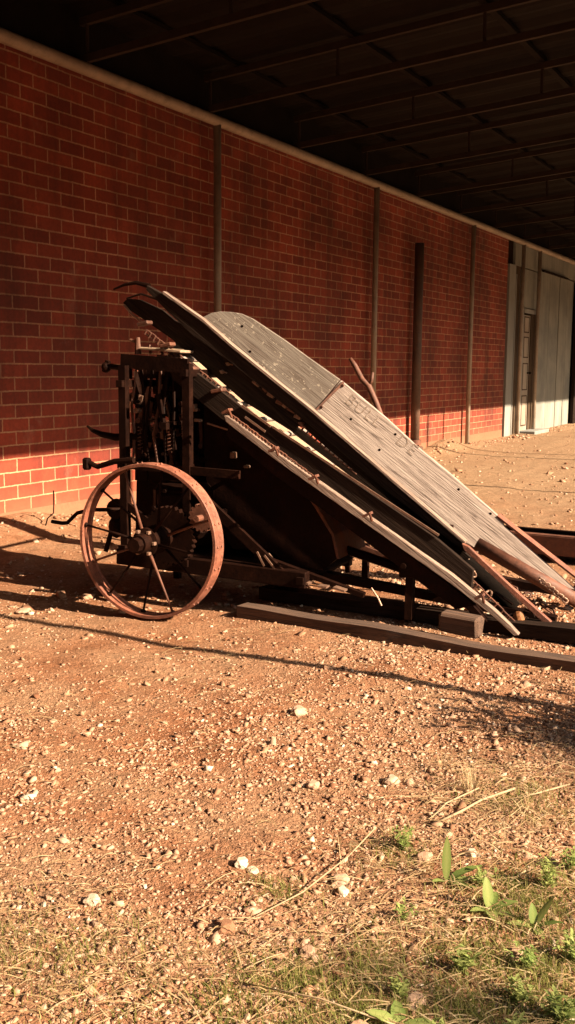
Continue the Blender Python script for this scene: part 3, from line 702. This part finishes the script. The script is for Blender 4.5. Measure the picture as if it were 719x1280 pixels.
# side panel of the tower back
board('tower_back',[(-.29,.55),(.05,.50),(.05,1.06),(-.05,1.06),(-.05,.78),(-.16,.78),(-.16,.62),(-.29,.62)],.60,.612,M_dark,mach,0)
board('wheel_dark_fill',[(.02,.07),(.40,.06),(.44,.20),(.30,.56),(.02,.62)],.66,.672,M_dark,mach,0)  # dark panel added for the deep shade behind the wheel
board('hub_dark_fill',[(-.27,.40),(-.14,.52),(.04,.58),(.04,.12),(-.12,.10),(-.24,.22)],.52,.532,M_dark,mach,0)  # second dark panel added to shade the space behind the hub
# --- elevator: lower side board, rail and its pegs
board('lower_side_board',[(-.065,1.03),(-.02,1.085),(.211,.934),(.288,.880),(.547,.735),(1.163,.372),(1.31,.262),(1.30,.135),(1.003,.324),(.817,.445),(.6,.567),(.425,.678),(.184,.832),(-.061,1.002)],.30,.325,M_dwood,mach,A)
board('lower_rail',[(.215,.850),(.235,.847),(.47,.697),(.852,.468),(1.233,.241),(1.40,.121),(1.470,.062),(1.507,.026),(1.490,.020),(1.40,.092),(1.225,.208),(.845,.436),(.46,.668),(.225,.822)],.262,.297,M_rail,mach,A)
board('shaded_rail_face',[(.235,.812),(.46,.665),(.845,.433),(1.225,.197),(1.33,.125),(1.25,.10),(.82,.375),(.44,.61),(.22,.765)],.272,.297,M_dark,mach,A)  # dark board standing for the shaded face below the rail
for s,z in ((.258,.858),(.474,.705),(.654,.597),(.89,.458),(1.357,.165)):
    bm=B(); bar(bm,(s-.012,.20,z+.006),(s+.02,.20,z+.022),.04,.010); rod(bm,(s+.018,.215,z-.012),(s+.018,.185,z+.022),.006,6); part('peg',bm,M_rust)
for s,z in ((-.202,1.245),(-.086,1.150),(.03,1.045),(.165,.955)):
    bm=B(); box(bm,(0,0,0),(.055,.05,.016),Matrix.Translation((s,.31,z))@Matrix.Rotation(R(-12),4,'Y'),bev=.003); part('peg',bm,M_rust)
# --- elevator: upper side panel and rail
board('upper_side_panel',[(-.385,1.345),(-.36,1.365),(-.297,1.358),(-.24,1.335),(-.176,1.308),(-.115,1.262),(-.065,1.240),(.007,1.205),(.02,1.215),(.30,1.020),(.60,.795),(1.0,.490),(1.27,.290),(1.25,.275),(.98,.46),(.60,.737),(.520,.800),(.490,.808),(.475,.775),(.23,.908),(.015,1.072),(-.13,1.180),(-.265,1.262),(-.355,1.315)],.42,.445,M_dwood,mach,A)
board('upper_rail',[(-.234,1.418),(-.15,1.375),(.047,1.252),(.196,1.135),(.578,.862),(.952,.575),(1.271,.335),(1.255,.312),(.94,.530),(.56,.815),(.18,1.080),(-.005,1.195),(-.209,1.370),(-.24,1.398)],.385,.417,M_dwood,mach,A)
board('lit_top_strip',[(-.15,1.390),(.047,1.267),(.196,1.150),(.578,.877),(.952,.590),(1.255,.360),(1.250,.350),(.952,.578),(.578,.865),(.196,1.138),(.047,1.255),(-.15,1.378)],.380,.418,M_rail,mach,A,bev=0)  # pale strip painting the sunlit top edge of the upper rail
board('rail_angle_iron',[(1.245,.355),(1.272,.345),(1.45,.196),(1.655,.035),(1.668,.005),(1.645,.000),(1.62,.03),(1.44,.178),(1.255,.328)],.36,.384,M_rim,mach,A)
bm=B(); path(bm,[(-.23,.40,1.415),(-.30,.40,1.432),(-.36,.40,1.425),(-.42,.40,1.405)],[.012,.009,.007,.004],8); part('horn_tip',bm,M_dark)
bm=B(); path(bm,[(-.37,.43,1.365),(-.30,.44,1.385),(-.22,.45,1.36),(-.15,.45,1.30)],[.004,.005,.006,.007],6); part('edge_wire',bm,M_dark)
# bright metal edge of the panel's upper end
bm=B(); path(bm,[(-.375,.415,1.335),(-.33,.412,1.29),(-.27,.412,1.248)],.006,6); part('panel_edge_strip',bm,M_bolt)
# --- sloping deck with slats
dk=B(); 
def deckpt(u): # along the slope
    return (-.18+u*math.cos(A),1.175-.0-u*math.sin(A))
p0=deckpt(.10); p1=deckpt(1.50)
deck=board('deck',[p0,p1,(p1[0]-.011,p1[1]-.016),(p0[0]-.011,p0[1]-.016)],.34,.74,M_deck,mach,A,bev=0)
for k in range(12):
    s,z=deckpt(.16+k*.112); bm=B(); box(bm,(0,0,0),(.022,.38,.014),Matrix.Translation((s+.006,.54,z+.010))@Matrix.Rotation(A,4,'Y'),bev=.003); obj('slat',bm,M_grey,deck,mtx=deck.matrix_basis.inverted())
board('dark_deck_strip',[(.40,.805),(.43,.812),(1.14,.355),(1.10,.335),(.44,.765)],.50,.52,M_dwood,mach,A)  # dark strip running down the slope of the deck
# --- chains (ladder links whose gaps show the bright deck)
def ladder(name,a,b,t,gap=.016,pitch=.023,mat=M_rust,parent=mach):
    a=Vector((a[0],t,a[1])); b=Vector((b[0],t,b[1])); d=(b-a); L=d.length; d.normalize(); nrm=Vector((-d.z,0,d.x))
    if nrm.z<0: nrm=-nrm
    bm=B(); n=int(L/pitch)
    for i in range(n):
        c=a+d*(i+.5)*pitch; wob=.0015*math.sin(i*2.1)
        for k in(0,1): bar(bm,c-d*pitch*.46+nrm*(gap*k+wob),c+d*pitch*.46+nrm*(gap*k+wob),.009,.004,up=nrm)
        rod(bm,c-d*pitch*.5-Vector((0,.008,0))+nrm*-.002,c-d*pitch*.5-Vector((0,.008,0))+nrm*(gap+.003),.0042,6)
    return part(name,bm,mat)
ladder('drive_chain',(-.21,1.200),(.235,.902),.33,.019,.026)
ladder('drive_chain',(.50,.785),(.76,.602),.455,.020,.026)
ladder('drive_chain',(.24,.845),(.66,.575),.285,.008,.018)
ladder('drive_chain',(1.28,.205),(1.50,.012),.33,.022,.036)
# --- clusters of worn fittings on the dark panel
for i,(s,z) in enumerate(((.300,.985),(.345,.960),(.372,.938),(.415,.905),(.440,.893),(.47,.875),(.50,.845),(.52,.812))):
    bm=B(); M_=Matrix.Translation((s,.405,z))@Matrix.Rotation(A+r.uniform(-.3,.3),4,'Y'); box(bm,(0,0,0),(r.uniform(.018,.042),.02,r.uniform(.008,.018)),M_,bev=.002); rod(bm,(s,.39,z+.006),(s,.425,z+.006),.006,6)
    part('fitting',bm,M_rust if i%2 else M_bolt)
for s,z in ((.06,1.16),(.13,1.035),(.16,1.07),(-.10,1.29)):
    bm=B(); rod(bm,(s,.408,z),(s,.425,z),.009,8); bar(bm,(s-.01,.41,z+.004),(s+.025,.41,z-.004),.008,.005); part('fitting',bm,M_bolt)
# thin bright strips painting the sunlit top edge of the lower side board
for (a,b,t) in (((.285,.892),(.42,.808),.296),((.43,.806),(1.165,.392),.298),((.30,.845),(.395,.785),.296)):
    bm=B(); bar(bm,(a[0],t,a[1]),(b[0],t,b[1]),.006,.009); part('lit_edge_strip',bm,M_bolt)
# --- far wind boards
fb=board('wind_board_top',[(-.385,1.300),(-.378,1.318),(-.34,1.338),(-.292,1.346),(-.235,1.343),(-.185,1.335),(-.12,1.308),(.067,1.194),(.2,1.105),(.368,.997),(.225,.785),(.0,.95),(-.25,1.13)],1.165,1.185,M_top,mach,A,lean=.38)
fb['label']='round ended upper board with flaking grey paint'
lb=board('wind_board_lower',[(.374,.993),(.622,.808),(.782,.675),(.963,.541),(1.10,.432),(1.222,.337),(1.238,.300),(1.42,.155),(1.60,.012),(1.60,-.02),(1.52,.02),(1.40,.07),(1.22,.14),(.8,.36),(.231,.781)],1.160,1.185,M_grey,mach,A,lean=.38)
lb['label']='long bleached board with faint worn lettering'
board('far_side_board',[(-.28,1.20),(.26,.82),(1.08,.23),(1.20,.10),(1.15,.05),(.9,.20),(.2,.68),(-.32,1.12)],.742,.76,M_dwood,mach,A)
# joint strap and bolts on the wind boards
def onA(s,z,t=1.16):  # point on the leaning face of the boards
    inv=Matrix.Rotation(-A,3,'Y'); v=inv@Vector((s,0,z)); b0=Vector((0,0,.760)); 
    return Vector((s,t+max(0,(v.z-b0.z))*.38,z))
def pA(s,z): 
    v=onA(s,z); return v
bm=B(); a_,b_=onA(.392,.985,1.157),onA(.265,.835,1.157); bar(bm,a_,b_,.006,.012); 
for q in (.12,.85): 
    c=a_.lerp(b_,q)+Vector((.012,.004,.0)); rod(bm,c-Vector((0,.006,0)),c+Vector((0,.008,0)),.008,8)
obj('joint_strap',bm,M_rust,mach)
for s,z in ((1.009,.470),(.897,.345),(-.166,1.268),(-.106,1.137),(.677,.729),(.608,.651),(1.17,.36),(.45,.80)):
    c=onA(s,z,1.160); bm=B(); rod(bm,c-Vector((0,.0025,0)),c+Vector((0,.01,0)),.0065,8); obj('bolt',bm,M_dark,mach)
# lettering, worn into the lower board
def worn_letter():
    m,nt,bs=newmat('worn_letter_paint'); n=noisetex(nt,mapped(nt),70,5,.7)
    nt.links.new(ramp(nt,n,[(.40,(.25,.17,.13)),(.58,(.45,.36,.31))]),bs.inputs['Base Color']); bs.inputs['Roughness'].default_value=.85; return m
M_letter=worn_letter()
inv=lb.matrix_basis.inverted(); zmin=min(v.co.z for v in lb.data.vertices); al=math.atan(.38)
st=inv@Vector((.405,0,.885))
for word,dx in (('BULL',0),('DE',.335)):
    cu=bpy.data.curves.new('lettering','FONT'); cu.body=word; cu.size=.085; cu.extrude=.0004; cu.offset=-.0006; cu.space_character=1.22; cu.resolution_u=3
    tmp=bpy.data.objects.new('tmp',cu); col.objects.link(tmp); bpy.context.view_layer.update()
    tme=bpy.data.meshes.new_from_object(tmp.evaluated_get(bpy.context.evaluated_depsgraph_get())); bpy.data.objects.remove(tmp)
    tme.materials.append(M_letter)
    let=bpy.data.objects.new('lettering',tme); col.objects.link(let); let.parent=lb
    let.matrix_basis=Matrix.Translation((st.x+dx,1.160+(st.z-zmin)*.38-.0014,st.z))@Matrix.Rotation(math.pi/2-al,4,'X')
for s_ in (.05,.55,1.0):
    zz=1.10-(s_-.05)*.72
    bm=B(); bar(bm,(s_,.76,zz-.10),(s_,1.158,zz-.12),.02,.02); part('board_bracket',bm,M_dark)
# rusty iron along the far board's edges, and the round timber
bm=B(); 
bar(bm,onA(1.205,.352,1.17),(1.66,1.245,.037),.034,.010,up=(.5,-.3,.8)); part('edge_angle_iron',bm,M_rim)
bm=B(); rod(bm,(1.18,.92,.262),(1.70,.92,-.01+.02),.032,14); part('round_timber',bm,M_rust,smooth=True)
# --- low end: canvas sleeve, chain hooks, knob
board('canvas_apron',[(.86,.50),(1.20,.285),(1.30,.215),(1.27,.19),(1.15,.27),(.84,.46)],.345,.60,M_canvas,mach,A)
bm=B(); path(bm,[(1.22,.46,.262),(1.30,.46,.21),(1.38,.46,.145),(1.455,.46,.085)],[.026,.034,.034,.026],12); part('canvas_sleeve',bm,M_canvas,smooth=True)
bm=B(); bmesh.ops.create_icosphere(bm,subdivisions=2,radius=.032,matrix=Matrix.Translation((1.485,.37,.065))@Matrix.Diagonal((.8,.7,1.1,1))); part('sprocket_knob',bm,metal('orange_rust',(.45,.17,.05),(.55,.24,.08),(.2,.07,.03),.7))
def ring_link(bm,c,a,b,rot,r_=.004):
    pts=[Matrix.Rotation(rot,3,'Y')@Vector((a*math.cos(q*math.pi/5),.006*math.sin(q*1.3),b*math.sin(q*math.pi/5))) for q in range(11)]
    path(bm,[Vector(c)+p for p in pts],r_,6)
bm=B(); 
for i in range(15):
    u=i/14; s=1.03+.27*u; z=.372-.14*u-.03*math.sin(u*3)+.012*math.sin(i*1.9); ring_link(bm,(s,.335+.01*math.sin(i),z),.017,.008,A+r.uniform(-.7,.7))
part('loose_chain',bm,M_bolt)
bm=B()
for i in range(9):
    s=1.47+.018*i; z=.035+.018*math.sin(i*1.1)-.0016*i; ring_link(bm,(s,.42+.01*math.cos(i),z),.012,.018,r.uniform(-.6,.6),.0038)
part('loose_chain',bm,M_bolt)
bm=B()
for i in range(6):
    s=1.50+.02*i; ring_link(bm,(s,.80,.14-.015*i),.016,.009,A+r.uniform(-.4,.4),.004)
part('loose_chain',bm,M_bolt)
for k in range(30):
    u=r.random(); s=1.02+.52*u+r.gauss(0,.02); z=.375-.34*u+r.gauss(0,.018); t=r.uniform(.36,.75); z=max(z,.012)
    bm=B()
    if k%3==0: ring_link(bm,(s,t,z),r.uniform(.012,.022),r.uniform(.007,.012),r.uniform(-1,1),.0045)
    elif k%3==1: path(bm,[(s-.03,t,z),(s-.01,t+.01,z+.012),(s+.02,t,z+.004),(s+.028,t,z-.018)],[.004,.005,.005,.003],6)
    else: bar(bm,(s-r.uniform(.02,.06),t,z+.02),(s+.04,t+r.uniform(-.03,.03),z-.02),.012,.006)
    part('loose_fitting',bm,(M_rust,M_bolt,M_dark,M_rust)[k%4])
bm=B(); bar(bm,(1.20,.50,.30),(1.28,.50,.295),.02,.012); bar(bm,(1.36,.50,.20),(1.47,.50,.10),.01,.014); part('worn_casting',bm,M_bolt)
# low frame under the elevator
bm=B(); rod(bm,(.55,.5,.30),(1.02,.5,.185),.020,10); part('draught_pole',bm,M_dark)
bm=B(); bar(bm,(.30,.45,.185),(1.62,.45,.055),.05,.035); part('lower_sill',bm,M_dark)
bm=B(); bar(bm,(.30,1.0,.19),(1.62,1.0,.05),.05,.035); part('lower_sill',bm,M_dark)
bm=B(); bar(bm,(1.052,.30,.31),(1.05,.30,.035),.03,.045); box(bm,(1.045,.29,.25),(.075,.035,.08),bev=.006); rod(bm,(1.03,.26,.26),(1.03,.30,.26),.012,8); part('support_bracket',bm,M_dark)
bm=B(); bar(bm,(1.12,.33,.29),(1.36,.33,.045),.03,.05,up=(0,1,0)); part('diagonal_brace',bm,M_dark)
bm=B(); bar(bm,(1.60,.36,.045),(1.72,.36,-.02),.03,.012); part('skid_shoe',bm,M_rim)
for (p,q,w,h,mm) in (((.30,.85,.50),(.62,.85,.28),.03,.03,M_rust),((.44,.8,.44),(.50,.8,.30),.03,.02,M_rust),((.50,.85,.335),(.66,.85,.325),.10,.02,M_rust),((.56,.8,.34),(.60,.8,.10),.02,.03,M_dark),((.66,.8,.40),(.56,.8,.18),.02,.03,M_dark),((.52,.85,.30),(1.0,.85,.23),.02,.05,M_rust),((.40,.75,.42),(.47,.75,.40),.02,.03,M_bolt),((.70,.9,.37),(.78,.9,.16),.02,.02,M_dark),((.45,.9,.26),(.95,.9,.12),.02,.025,M_rust),((.62,.7,.36),(.72,.7,.37),.02,.02,M_bolt)):
    bm=B(); bar(bm,p,q,w,h,bev=.003); part('linkage_bar',bm,mm)
bm=B(); lathe(bm,[(.06,-.012),(.075,-.012),(.075,.012),(.06,.012)],(.47,.80,.345),24); part('idler_ring',bm,M_rust)
bm=B(); path(bm,[(.90,.25,.16),(.93,.25,.12),(.945,.25,.09)],.004,6); part('tie_wire',bm,M_bolt)
# tall lever standing above the boards, against the wall side
bm=B(); path(bm,[(.375,1.40,1.105),(.40,1.40,1.07),(.44,1.40,1.00),(.478,1.40,.965),(.52,1.40,.88),(.57,1.40,.76),(.62,1.40,.55)],[.010,.014,.015,.017,.016,.016,.016],8); path(bm,[(.475,1.40,.965),(.495,1.40,.99),(.50,1.40,1.035)],[.010,.009,.007],8)
part('tilt_lever',bm,M_rust,smooth=True)
bm=B(); bar(bm,(.60,.70,.55),(.62,1.42,.56),.03,.03); bar(bm,(.62,1.2,.56),(.60,1.2,.16),.03,.03); part('rear_frame',bm,M_dark)
bm=B(); bar(bm,(.0,1.195,.95),(.0,1.195,.18),.035,.035); bar(bm,(-.02,.78,.20),(.0,1.21,.20),.035,.035); part('rear_frame',bm,M_dark)
for s_ in (0.0,.60):
    bm=B(); bar(bm,(s_,1.05,.0),(s_,1.05,.20),.03,.03); part('leg',bm,M_dark)
bm=B(); bar(bm,(-.30,.76,.0),(-.30,.76,.2),.03,.03); part('leg',bm,M_dark)

# ------------------------------------------------------------------ things lying about
g1=gh(3.6,1.5)
o=plank('timber_beam',(3.715,2.22,.022+g1),(3.560,.45,.020+g1),.080,.050,M_timber,None,warp=.016,seed=1); tag(o,'long squared timber on the ground, the front one along the machine','timber','timbers lying along the machine')
o=plank('timber_beam',(4.06,2.30,.030+g1),(3.955,.70,.040+g1),.10,.055,M_dwood,None,warp=.008,seed=4); tag(o,'dark timber on the ground, the rear one under the elevator','timber','timbers lying along the machine')
bm=B(); box(bm,(0,0,0),(.165,.07,.078),bev=.010)
for v in bm.verts: v.co+=Vector([noise.noise(v.co*20+Vector((k*7,0,0)))*.008 for k in range(3)])
o=obj('wood_block',bm,M_timber); o.location=(3.70,1.235,.090+g1); o.rotation_euler=(0,R(2),R(-94)); tag(o,'short rust stained block set on the front timber','block')
ch=empty('channel_beam',(5.62,1.36,.03),R(-92)); tag(ch,'rusty steel channel with a wooden strip lying right of the elevator','beam')
bm=B(); box(bm,(0,0,.055),(1.3,.012,.10)); box(bm,(0,.03,.105),(1.3,.055,.010)); box(bm,(0,.03,.006),(1.3,.055,.010)); obj('channel',bm,M_rust,ch)
bm=B(); box(bm,(0,.32,.05),(1.3,.03,.09),bev=.003); obj('rear_flange',bm,M_dark,ch)
bm=B(); box(bm,(0,.17,.028),(1.26,.24,.02)); obj('web_plate',bm,M_dark,ch)
bm=B(); path(bm,[(0,0,0),(.01,-.01,.05),(.05,-.02,.08),(.07,0,.13),(.07,.0,.22)],.0045,6); o=obj('bent_wire',bm,M_dark,smooth=True); o.location=(4.90,4.36,gh(4.90,4.36)-.005); o.rotation_euler=(0,0,R(-10)); tag(o,'thin bent wire sticking out of the dirt by the wall','wire')

# ------------------------------------------------------------------ unseen trees, added to block low sky and deepen the veranda shade
r=random.Random(4); V=[];F_=[];T=[]
cl=[(x+r.uniform(-1,1),-18-r.uniform(0,3),r.uniform(3.3,4.5)) for x in np.arange(-30,48,3.2)]+[(-20+r.uniform(-1,1),y,r.uniform(3.2,4.2)) for y in np.arange(-15,8,3.4)]+[(44+r.uniform(-1,1),y,r.uniform(3.2,4.2)) for y in np.arange(-15,8,3.4)]
for (cx,cy_,rad) in cl:
    for k in range(900):
        d=Vector((r.gauss(0,1),r.gauss(0,1),r.gauss(0,1))).normalized()*rad*(.75+.3*r.random()); c=Vector((cx,cy_,rad*1.15))+Vector((d.x,d.y,d.z*1.2)); s_=r.uniform(.15,.4)
        if c.z<0: continue
        a=Vector((r.gauss(0,1),r.gauss(0,1),r.gauss(0,1))).normalized()*s_; b_=a.cross(Vector((r.gauss(0,1),r.gauss(0,1),1))).normalized()*s_*.6
        i=len(V); V+=[tuple(c-a),tuple(c-b_),tuple(c+a),tuple(c+b_)]; F_.append((i,i+1,i+2,i+3)); T+=[r.random()*.5]*4
    bmt=bmesh.new(); bmesh.ops.create_icosphere(bmt,subdivisions=2,radius=rad*.8,matrix=Matrix.Translation((cx,cy_,rad*1.05))@Matrix.Diagonal((1.3,1,1.25,1)))
    i=len(V); V+=[tuple(v.co) for v in bmt.verts]; T+=[.1]*len(bmt.verts); F_+=[tuple(i+v.index for v in f.verts) for f in bmt.faces]; bmt.free()
me=bpy.data.meshes.new('sky_block_trees'); me.from_pydata(V,[],F_); at=me.attributes.new('tone','FLOAT','POINT'); at.data.foreach_set('value',T)
me.materials.append(attr_mat('dark_foliage',[(0,(.02,.03,.008)),(1,(.06,.07,.02))],.8,noisy=False)); o=bpy.data.objects.new('sky_block_trees',me); col.objects.link(o); tag(o,kind='stuff')

# ------------------------------------------------------------------ light
e_sun=math.atan((zr(YE+.12)-.10-.464)/(-YE-.12))
to_sun=Vector((-.018*math.cos(e_sun),-math.cos(e_sun),math.sin(e_sun))).normalized()
sd=bpy.data.lights.new('sun','SUN'); sd.energy=5.0; sd.angle=R(.5); sd.color=(1,.77,.53)
so=bpy.data.objects.new('sun',sd); col.objects.link(so); so.rotation_euler=to_sun.to_track_quat('Z','Y').to_euler(); so.location=(0,-8,6)
w=bpy.data.worlds.new('World'); sc.world=w; w.use_nodes=True; nt=w.node_tree
sky=nt.nodes.new('ShaderNodeTexSky'); sky.sky_type='NISHITA'; sky.sun_disc=False; sky.sun_elevation=e_sun
sky.sun_rotation=math.atan2(to_sun.x,to_sun.y); sky.dust_density=3.0; sky.air_density=1.6; sky.ozone_density=.4
bg=nt.nodes['Background']; bg.inputs['Strength'].default_value=.05; nt.links.new(sky.outputs[0],bg.inputs[0])
# ------------------------------------------------------------------ camera
f,yaw,pitch,roll=1287.93,.49379,.14009,.007929
cy,sy,cp,sp=math.cos(yaw),math.sin(yaw),math.cos(pitch),math.sin(pitch)
F=Vector((cy*cp,sy*cp,-sp)); Rt=Vector((sy,-cy,0)); U=Rt.cross(F)
R2=Rt*math.cos(roll)+U*math.sin(roll); U2=-Rt*math.sin(roll)+U*math.cos(roll)
cd=bpy.data.cameras.new('camera'); cam=bpy.data.objects.new('camera',cd); col.objects.link(cam)
Mx=Matrix((R2,U2,-F)).transposed().to_4x4(); Mx.translation=(0,0,1.05); cam.matrix_world=Mx
cd.sensor_fit='VERTICAL'; cd.sensor_height=24; cd.lens=24*f/1280; cd.clip_end=500; cd.clip_start=.05
sc.camera=cam
# scale each base colour down so less light bounces and shade stays deep
for m in bpy.data.materials:
    nt=m.node_tree; bs=nt.nodes.get('Principled BSDF')
    k=DIM.get(m.name.split('.')[0],.55)
    l=bs.inputs['Base Color'].links
    if l:
        src=l[0].from_socket; c=mixc(nt,1,src,(k,k,k),'MULTIPLY'); nt.links.new(c,bs.inputs['Base Color'])
        if k<.5: bs.inputs['Specular IOR Level'].default_value=.06
vs_=sc.view_settings; vs_.view_transform='Standard'; vs_.look='None'; vs_.gamma=1; vs_.exposure=2.1; vs_.use_curve_mapping=False
sc.cycles.max_bounces=6; sc.cycles.diffuse_bounces=4; sc.cycles.use_denoising=True
